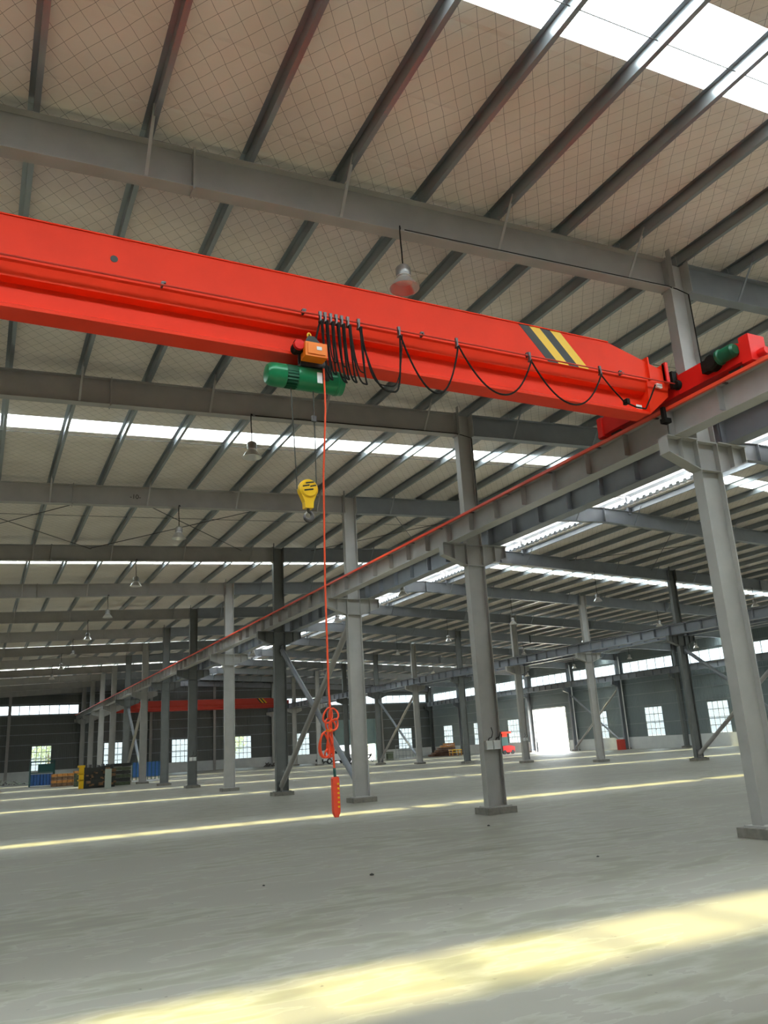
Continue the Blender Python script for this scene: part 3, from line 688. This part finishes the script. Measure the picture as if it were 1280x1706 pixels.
# pendant control and its red cable
pz = 1.12; px = 3.83
p = thing('pendant_control', 'orange-red push button pendant hanging on its coiled red cable', 'pendant control', (px, YG-.02, pz))
link('body', MB().prism([(-.035, -.2), (.035, -.2), (.042, -.16), (.04, .19), (.03, .21), (-.03, .21), (-.04, .19), (-.042, -.16)], -.03, .03, 'Y').prism([(-.02, -.235), (.02, -.235), (.035, -.2), (-.035, -.2)], -.02, .02, 'Y'), p, m=cond)
mb = MB()
for i in range(6): mb.lathe([(0, -.008), (.012, -.008), (.012, .004), (0, .004)], 10, (.022, -.034, .13-i*.05), 'Y')
link('buttons', mb, p, m=yellow)
link('cable_sleeve', MB().tube([(0, 0, .21), (-.005, 0, .31)], .018, 8), p, m=dgreen)
pts = [(-.005, 0, .31), (-.012, 0, .5), (-.025, 0, .8), (-.04, 0, 1.2), (-.045, -.02, 2.5), (-.045, -.10, 3.9), (-.05, -.26, 4.75), (-.06, -.28, 5.2), (-.07, -.30, 5.3)]
link('cable', MB().tube(pts, .013, 8), p, m=cable_o)
random.seed(3)
mb = MB()
def loop(cx, cz, rx, rz, y, tilt=0, r=.011):
    P = []
    for i in range(20):
        a = 2*math.pi*i/20; x = rx*math.cos(a); z = rz*math.sin(a); P.append((cx+x*math.cos(tilt)-z*math.sin(tilt), y+.02*math.sin(2*a), cz+x*math.sin(tilt)+z*math.cos(tilt)))
    mb.tube(P, r, 6, True)
for a in ((.0, .92, .06, .07, -.02, .2), (-.06, .91, .055, .09, .0, -.3), (-.03, .80, .06, .08, .02, .5), (-.0, .80, .05, .07, -.03, -.6), (-.12, .57, .055, .14, -.01, .1), (-.10, .58, .075, .15, .02, -.12), (-.055, .58, .03, .14, -.02, .15), (-.04, .60, .035, .13, .015, -.1), (-.07, .48, .05, .05, 0, .3)): loop(*a)
link('coiled_cable', mb, p, m=cable_o)
link('cable_tie', MB().lathe([(.0, -.012), (.045, -.012), (.045, .012), (0, .012)], 10, (-.05, 0, .735)), p, m=orange)
# festoon cable
f = thing('festoon_cable', 'black looped festoon cable hanging in bights along the crane girder', 'cable', (0, YG-.3, ZB+.27))
hs = [3.74, 3.81, 3.89, 3.97, 4.05, 4.14, 4.30, 4.92, 5.86, 7.15, 8.52]
hang = MB().box(-.02, .02, -.03, .0, -.02, .045).box(-.012, .012, -.04, .01, -.09, -.01).box(-.02, .02, -.045, .015, -.11, -.085).mesh('cable_hanger', steel)
for x in hs: link('cable_hanger', hang, f, (x, 0, 0))
def bight(x0, x1, drop, y, r=.012, n=22, z1=-.1, pw=2.0, sw=0):
    P = []
    for i in range(n+1):
        t = i/n; u = 2*t-1
        z = -.1-drop*(1-abs(u)**pw)
        P.append((x0+(x1-x0)*t + sw*math.sin(math.pi*t), y-.02, z))
    return MB().tube(P, r, 6)
for i, (a, b) in enumerate(zip(hs, hs[1:])):
    dr = [.84, .76, .86, .80, .83, .84, .88, .80, .66, .62][i]
    link('cable', bight(a, b, dr, -.02-.01*(i % 3), .014 if i > 5 else .012, 24, pw=4.5 if i < 6 else (3.2 if i == 6 else 2.1), sw=[.1, .07, .14, .1, .12, .13, .12, .05, .04, .03][i]), f, m=black)
    if i < 7: link('cable', bight(a+.01, b+.02, dr-.1*(i % 2)-.06, -.05, .009, 24, pw=4, sw=.02+.03*(i % 3)), f, m=black)
link('cable', MB().tube([(8.52, -.02, -.1), (8.7, -.02, -.3), (8.95, -.0, -.5), (9.2, .0, -.56), (9.42, .02, -.55), (9.6, .04, -.3), (9.75, .05, -.06)], .013, 6), f, m=black)
link('cable_clamp', MB().box(8.98, 9.04, -.04, .06, -.53, -.45), f, m=black)
link('cable', MB().tube([(3.74, 0, -.1), (3.70, 0, -.25), (3.66, -.0, -.42)], .014, 6), f, m=black)

# ------------------------------------------------------------------ switch boxes on columns
def boxes(x, k, n, lab):
    for i in range(n):
        t = thing('switch_box', lab + (', left one' if i == 0 else ', right one') if n > 1 else lab, 'switch box', (x-.105+i*.21, fy(k)-.075, 1.52), 'white switch boxes on columns')
        link('case', MB().box(-.09, .09, -.06, .05, -.1, .1), t, m=white); link('cover', MB().box(-.08, .08, -.07, -.06, -.09, .06), t, m=paperm)
        link('conduit', MB().tube([(0, -.02, .1), (.02, -.02, .15), (.1, -.02, .17), (.14, -.02, .28), (.14, .03, .4)], .01, 6), t, m=black)
    # hatched cover plate below
boxes(XA, 1, 2, 'small white switch box on the second nearest column')
boxes(XA, 5, 2, 'small white switch box on the sixth column of the nearest row')
boxes(XB, 5, 2, 'small white switch box on a pale middle row column')

# ------------------------------------------------------------------ down pipes on the side wall
for i, k in enumerate((7, 8, 11)):
    o = link('down_pipe', MB().tube([(0, 0, 0.02), (0, 0, 7.0), (.0, 0, 8.7)], .055, 10), None, (XC-.05, fy(k)-.35, 0), white)
    tag(o, 'white rainwater pipe on the right side wall, %s from the right' % ORD[i+1], 'pipe', 'rainwater pipes')

# ------------------------------------------------------------------ materials lying around
def stack(name, label, cat, x, y, sx, sy, sz, m, rows, cols, rz=0, jit=.05, m2=None, pname='board'):
    t = thing(name, label, cat, (x, y, 0), None, rz)
    random.seed(int(x*10+y))
    for r in range(rows):
        mb = MB()
        for c in range(cols):
            w_ = sx/cols; a = -sx/2+c*w_; j = random.uniform(-jit, jit)
            mb.box(a+.02, a+w_-.02, -sy/2+j, sy/2+j, sz*r/rows+.01, sz*(r+1)/rows-.02)
        link(pname, mb, t, m=(m2 if m2 and r % 2 else m))
    return t
t = thing('storage_rack', 'blue rack loaded with sheets by the far left window', 'rack', (5.3, 75, 0))
link('frame', MB().box(-.95, -.87, -.5, .5, 0, 2.0).box(.87, .95, -.5, .5, 0, 2.0).box(-.95, .95, -.5, -.44, 1.05, 1.12).box(-.95, .95, .44, .5, 1.9, 2.0), t, m=dgreen)
for i in range(7): link('blue_sheet', MB().box(-.85+i*.24, -.65+i*.24, -.45, .45, .08, .95), t, m=blue)
link('cargo', MB().box(-.3, .9, -.4, .4, 1.13, 1.75), t, m=dgreen)
stack('timber_stack', 'rusty orange timber stack beside the blue rack', 'timber', 6.7, 71.5, 1.9, 1.2, .95, rust, 4, 5, m2=ochre)
t = stack('timber_stack', 'low yellow-topped olive stack between orange timber and dark machine', 'timber', 7.55, 67, 1.1, 1.2, .95, olive, 3, 3)
link('top_rail', MB().box(-.6, .5, -.62, .6, .95, 1.1), t, m=ochre)
t = thing('machine', 'dark machine with a yellow upright left end behind the columns', 'machine', (7.75, 60.5, 0))
link('machine_body', MB().prism([(-.9, 0), (1.1, 0), (1.15, .7), (.9, 1.45), (-.2, 1.3), (-.9, 1.35)], -.6, .6, 'Y').box(-.7, 1.0, -.7, -.6, .2, .5), t, m=blackp)
random.seed(4); mb = MB()
for i in range(26):
    x = random.uniform(-.85, 1.0); z = random.uniform(.05, 1.2); a = random.uniform(.05, .2); mb.box(x, x+a*1.5, -.68-a, -.3, z, z+a)
link('clutter_boxes', mb, t, m=rust)  # irregular clutter fittings, boxes at random places on the front
mb = MB()
for i in range(7): x = -.8+i*.28; mb.box(x, x+.1, -.5, .4, 1.2, 1.42+.1*random.random())
link('top_fittings', mb, t, m=steel)  # row of plain fittings along the top
link('yellow_upright', MB().box(-1.2, -.9, -.6, -.3, 0, 1.5).box(-1.3, -.85, -.62, -.3, 1.35, 1.5).box(-1.28, -.88, -.6, -.3, .5, .58).box(-1.28, -.88, -.6, -.3, .9, .98), t, m=yellow)
t = link('board', MB().prism([(-.2, 0), (.2, 0), (.2, 1.2), (-.2, 1.2)], -.03, .03, 'Y'), None, (8.0, 57.0, 0), pale); tag(t, 'pale upright board leaning by the dark machine', 'board')
t = stack('sheet_pile', 'dark olive pile of stacked sheets right of the pale board', 'pile', 9.45, 62.4, 1.55, 1.0, 1.5, olive, 6, 1, jit=.12, m2=blackp, pname='sheet')
t = thing('barrier', 'blue slatted barrier panel standing behind the olive pile', 'barrier', (12.6, 68.5, 0))
link('slats', MB().add([], []).box(-1.2, 1.2, -.02, .0, .35, 1.45), t, m=blue)
mb = MB()
for i in range(9): mb.box(-1.2+i*.29, -1.15+i*.29, -.05, -.02, .1, 1.5)
link('posts', mb, t, m=dgreen)
link('foot_rail', MB().box(-1.2, 1.2, -.15, .1, 0, .12), t, m=white)
random.seed(5)
t = thing('debris_heap', 'low heap of white and grey offcuts along the far left wall', 'debris', (3.2, 88, 0))
mb = MB()
for i in range(16):
    x, y = random.uniform(-1.3, 1.6), random.uniform(-.5, .5); mb.bar((x, y, .04), (x+random.uniform(-.6, .6), y+.2, random.uniform(.1, .5)), .1, .04)
link('offcuts', mb, t, m=pale)
mb = MB()
for i in range(10):
    x, y = random.uniform(-1.3, 1.6), random.uniform(-.5, .5); mb.bar((x, y, .04), (x+random.uniform(-.5, .5), y-.2, random.uniform(.05, .35)), .08, .05)
link('scrap', mb, t, m=steel)
# timber pile and yellow trestles in the far right corner
t = thing('timber_pile', 'brown timber pile with orange boards on top in the far right corner', 'timber', (52.2, 90.5, 0), None, math.radians(-25))
random.seed(11)
for r in range(6):
    mb = MB(); wd = 3.4-r*.42
    for c in range(5):
        a = -wd/2+c*wd/5+.3*r*.6; mb.box(a, a+wd/5-.05, -1.2+random.uniform(-.2, .2), 1.1+random.uniform(-.2, .2), r*.25+.01, r*.25+.23)
    link('board', mb, t, m=brown if r < 4 else ochre)
t = thing('trestle', 'yellow trestle with slats in front of the brown timber pile', 'trestle', (52.0, 87.0, 0), None, 0)
link('trestle_top', MB().box(-.7, .7, -.4, .4, .62, .72).box(-.7, .7, -.4, .4, .35, .42), t, m=yellow)
for sx_ in (-.6, .6):
    for sy_ in (-.35, .35): link('leg', MB().box(sx_-.05, sx_+.05, sy_-.05, sy_+.05, 0, .62), t, m=ochre)
# forklift-like red machine
t = thing('lift_truck', 'small red and black lift truck beside the second nearest column', 'vehicle', (52.0, 76.3, 0))
link('truck_body', MB().prism([(-.7, .2), (.8, .2), (.85, .75), (.3, .9), (-.7, .85)], -.5, .5, 'Y'), t, m=red2)
link('mast', MB().box(-.75, -.65, -.45, -.35, .1, 2.3).box(-.75, -.65, .35, .45, .1, 2.3).box(-.7, .1, -.4, .4, .9, 1.8), t, m=dgreen)
link('overhead_guard', MB().box(-.75, .5, -.5, .5, 2.15, 2.35).box(-.75, .0, -.45, .45, 1.8, 2.15), t, m=red)
for x in (-.5, .55):
    for y in (-.42, .42): link('wheel', MB().lathe([(0, -.09), (.22, -.09), (.22, .09), (0, .09)], 16, (x, y, .22), 'Y'), t, m=rubber)
# scaffold trolley
t = thing('scaffold_frame', 'light metal scaffold frame standing before the end wall window', 'scaffold', (46.7, 90, 0))
mb = MB()
for x in (-.95, 0, .95):
    for y in (-.4, .4): mb.tube([(x, y, 0), (x, y, 1.6)], .025, 6)
for z in (.35, .95, 1.5):
    for y in (-.4, .4): mb.tube([(-.95, y, z), (.95, y, z)], .022, 6)
    for x in (-.95, .95): mb.tube([(x, -.4, z), (x, .4, z)], .022, 6)
link('tube_frame', mb, t, m=galv)
t = link('crate', MB().box(-.35, .35, -.3, .3, 0, .1).box(-.33, .33, -.28, .28, .14, .75).box(-.35, .35, -.3, .3, .79, .9), None, (43.2, 87, 0), olive); tag(t, 'olive slatted crate at the foot of the distant brace', 'crate')
t = link('fire_bucket_box', MB().box(-.3, .3, -.25, .25, 0, .85).prism([(-.32, .85), (.32, .85), (.25, .95), (-.25, .95)], -.27, .27, 'Y'), None, (54.9, 61.4, 0), red_d); t.name = 'fire_box'; tag(t, 'small red fire box at the foot of a side wall column', 'box')
# car parked by the shutter
car = thing('car', 'white hatchback car parked near the half open shutter', 'car', (36.9, 88.2, 0), None, math.radians(8))
link('car_body', MB().prism([(-2.0, .35), (-1.95, .75), (-1.75, 1.0), (-1.15, 1.06), (-.55, 1.05), (1.1, 1.03), (1.85, .9), (2.05, .7), (2.05, .35)], -.82, .82, 'Y').prism([(-1.7, 1.0), (-1.45, 1.42), (-.9, 1.5), (.3, 1.48), (.75, 1.35), (1.2, 1.0)], -.72, .72, 'Y'), car, m=carwhite)
link('side_windows', MB().prism([(-1.45, 1.05), (-1.3, 1.36), (-.5, 1.4), (-.5, 1.05)], -.735, .735, 'Y').prism([(-.42, 1.05), (-.42, 1.4), (.3, 1.39), (.95, 1.05)], -.735, .735, 'Y'), car, m=darkglass)
link('bumper', MB().box(-2.08, -1.95, -.8, .8, .3, .55).box(2.0, 2.1, -.8, .8, .3, .55).box(-1.9, 2, -.8, .8, .22, .36), car, m=blackp)
for x in (-1.25, 1.3):
    for y in (-.78, .78):
        wv = link('wheel', MB().lathe([(0, -.1), (.2, -.1), (.31, -.09), (.32, 0), (.31, .09), (.2, .1), (0, .1)], 20, (x, y, .32), 'Y'), car, m=rubber)
        link('hub_cap', MB().lathe([(0, -.11), (.17, -.105), (.17, .105), (0, .11)], 14, (x, y, .32), 'Y'), wv, m=alum)
link('mirror', MB().box(.85, 1.0, -.98, -.8, 1.0, 1.13), car, m=carwhite)
t = thing('motorbike', 'dark motorbike standing between car and third column', 'motorbike', (39.2, 84, 0), None, math.radians(35))
for x in (-.62, .62): link('wheel', MB().tube([(x+.27*math.cos(a), 0, .3+.27*math.sin(a)) for a in [i*math.pi/8 for i in range(16)]], .04, 6, True), t, m=rubber)
link('motorbike_frame', MB().bar((-.62, 0, .3), (.0, 0, .45), .12, .12).bar((0, 0, .45), (.5, 0, .85), .14, .14).bar((.62, 0, .3), (.45, 0, 1.05), .06, .06).box(-.5, .25, -.12, .12, .68, .85).bar((.42, -.3, 1.05), (.42, .3, 1.05), .04, .04), t, m=blackp)
t = thing('tow_dolly', 'low dark dolly lying on the floor in front of the car', 'dolly', (34.4, 76, 0), None, .2)
link('dolly_deck', MB().box(-.8, .8, -.12, .12, .12, .2).box(-.9, -.7, -.4, .4, .1, .22), t, m=blackp)
for x in (-.7, .7): link('wheel', MB().lathe([(0, -.05), (.1, -.05), (.1, .05), (0, .05)], 12, (x, -.2, .1), 'Y'), t, m=rubber)
t = thing('debris_heap', 'dark heap of scrap at the gable post foot under the distant crane', 'debris', (32.0, 95.5, 0))
mb = MB(); random.seed(21)
for i in range(22):
    x = random.uniform(-1.2, .9); mb.bar((x, random.uniform(-.5, .5), .03), (x+random.uniform(-.1, .7), random.uniform(-.4, .4), .15+random.uniform(0, .75)*(1-abs(x)/1.6)), .09, .06)
link('scrap', mb, t, m=steel)
# a few stones on the near floor
for i, (x, y, s_) in enumerate(((4.9, 10.6, .03), (3.5, 10.9, .018), (7.9, 9.6, .02), (9.3, 14.5, .03))):
    o = link('pebble', MB().lathe([(0, 0), (s_, .1*s_), (s_*.9, s_*.6), (0, s_)], 7), None, (x, y, 0), blackp)
    tag(o, 'tiny dark pebble on the near floor, %s from the left' % ORD[{0: 2, 1: 1, 2: 3, 3: 4}[i]], 'pebble', 'pebbles on the floor')

# ------------------------------------------------------------------ trees outside
def tree(x, y, h_, r_, lab):
    t = thing('tree', lab, 'tree', (x, y, -.32), 'trees outside')
    link('trunk', MB().tube([(0, 0, 0), (.1, 0, h_*.4), (0, .1, h_*.7)], [.22, .16, .08], 8), t, m=bark)
    random.seed(int(x*7+y)); mb = MB()
    for i in range(1300):
        d = Vector((random.gauss(0, 1), random.gauss(0, 1), random.gauss(0, .8))); d = d.normalized()*r_*random.uniform(.55, 1)
        c = Vector((0, 0, h_*.7))+d; s_ = random.uniform(.07, .17); a = Vector((random.gauss(0, 1), random.gauss(0, 1), random.gauss(0, 1))).normalized(); b = a.orthogonal().normalized()
        mb.add([c-a*s_, c-b*s_*.6, c+a*s_, c+b*s_*.6], [(0, 1, 2, 3)])
    link('foliage', mb, t, m=leaf)
tree(48.5, 106, 3.0, 1.3, 'green bush outside beyond the half raised shutter')
tree(31.5, 112, 5.5, 2.3, 'tree outside the end wall window nearest the braced columns')
tree(55, 114, 6, 2.6, 'tree outside the end wall window nearest the corner')
tree(72, 88, 6, 2.6, 'tree outside, seen through the open side doorway')
tree(8.5, 112, 5.5, 2.2, 'tree outside the far left window')
print('purlins', NP, 'rest verts', len(rest.v))
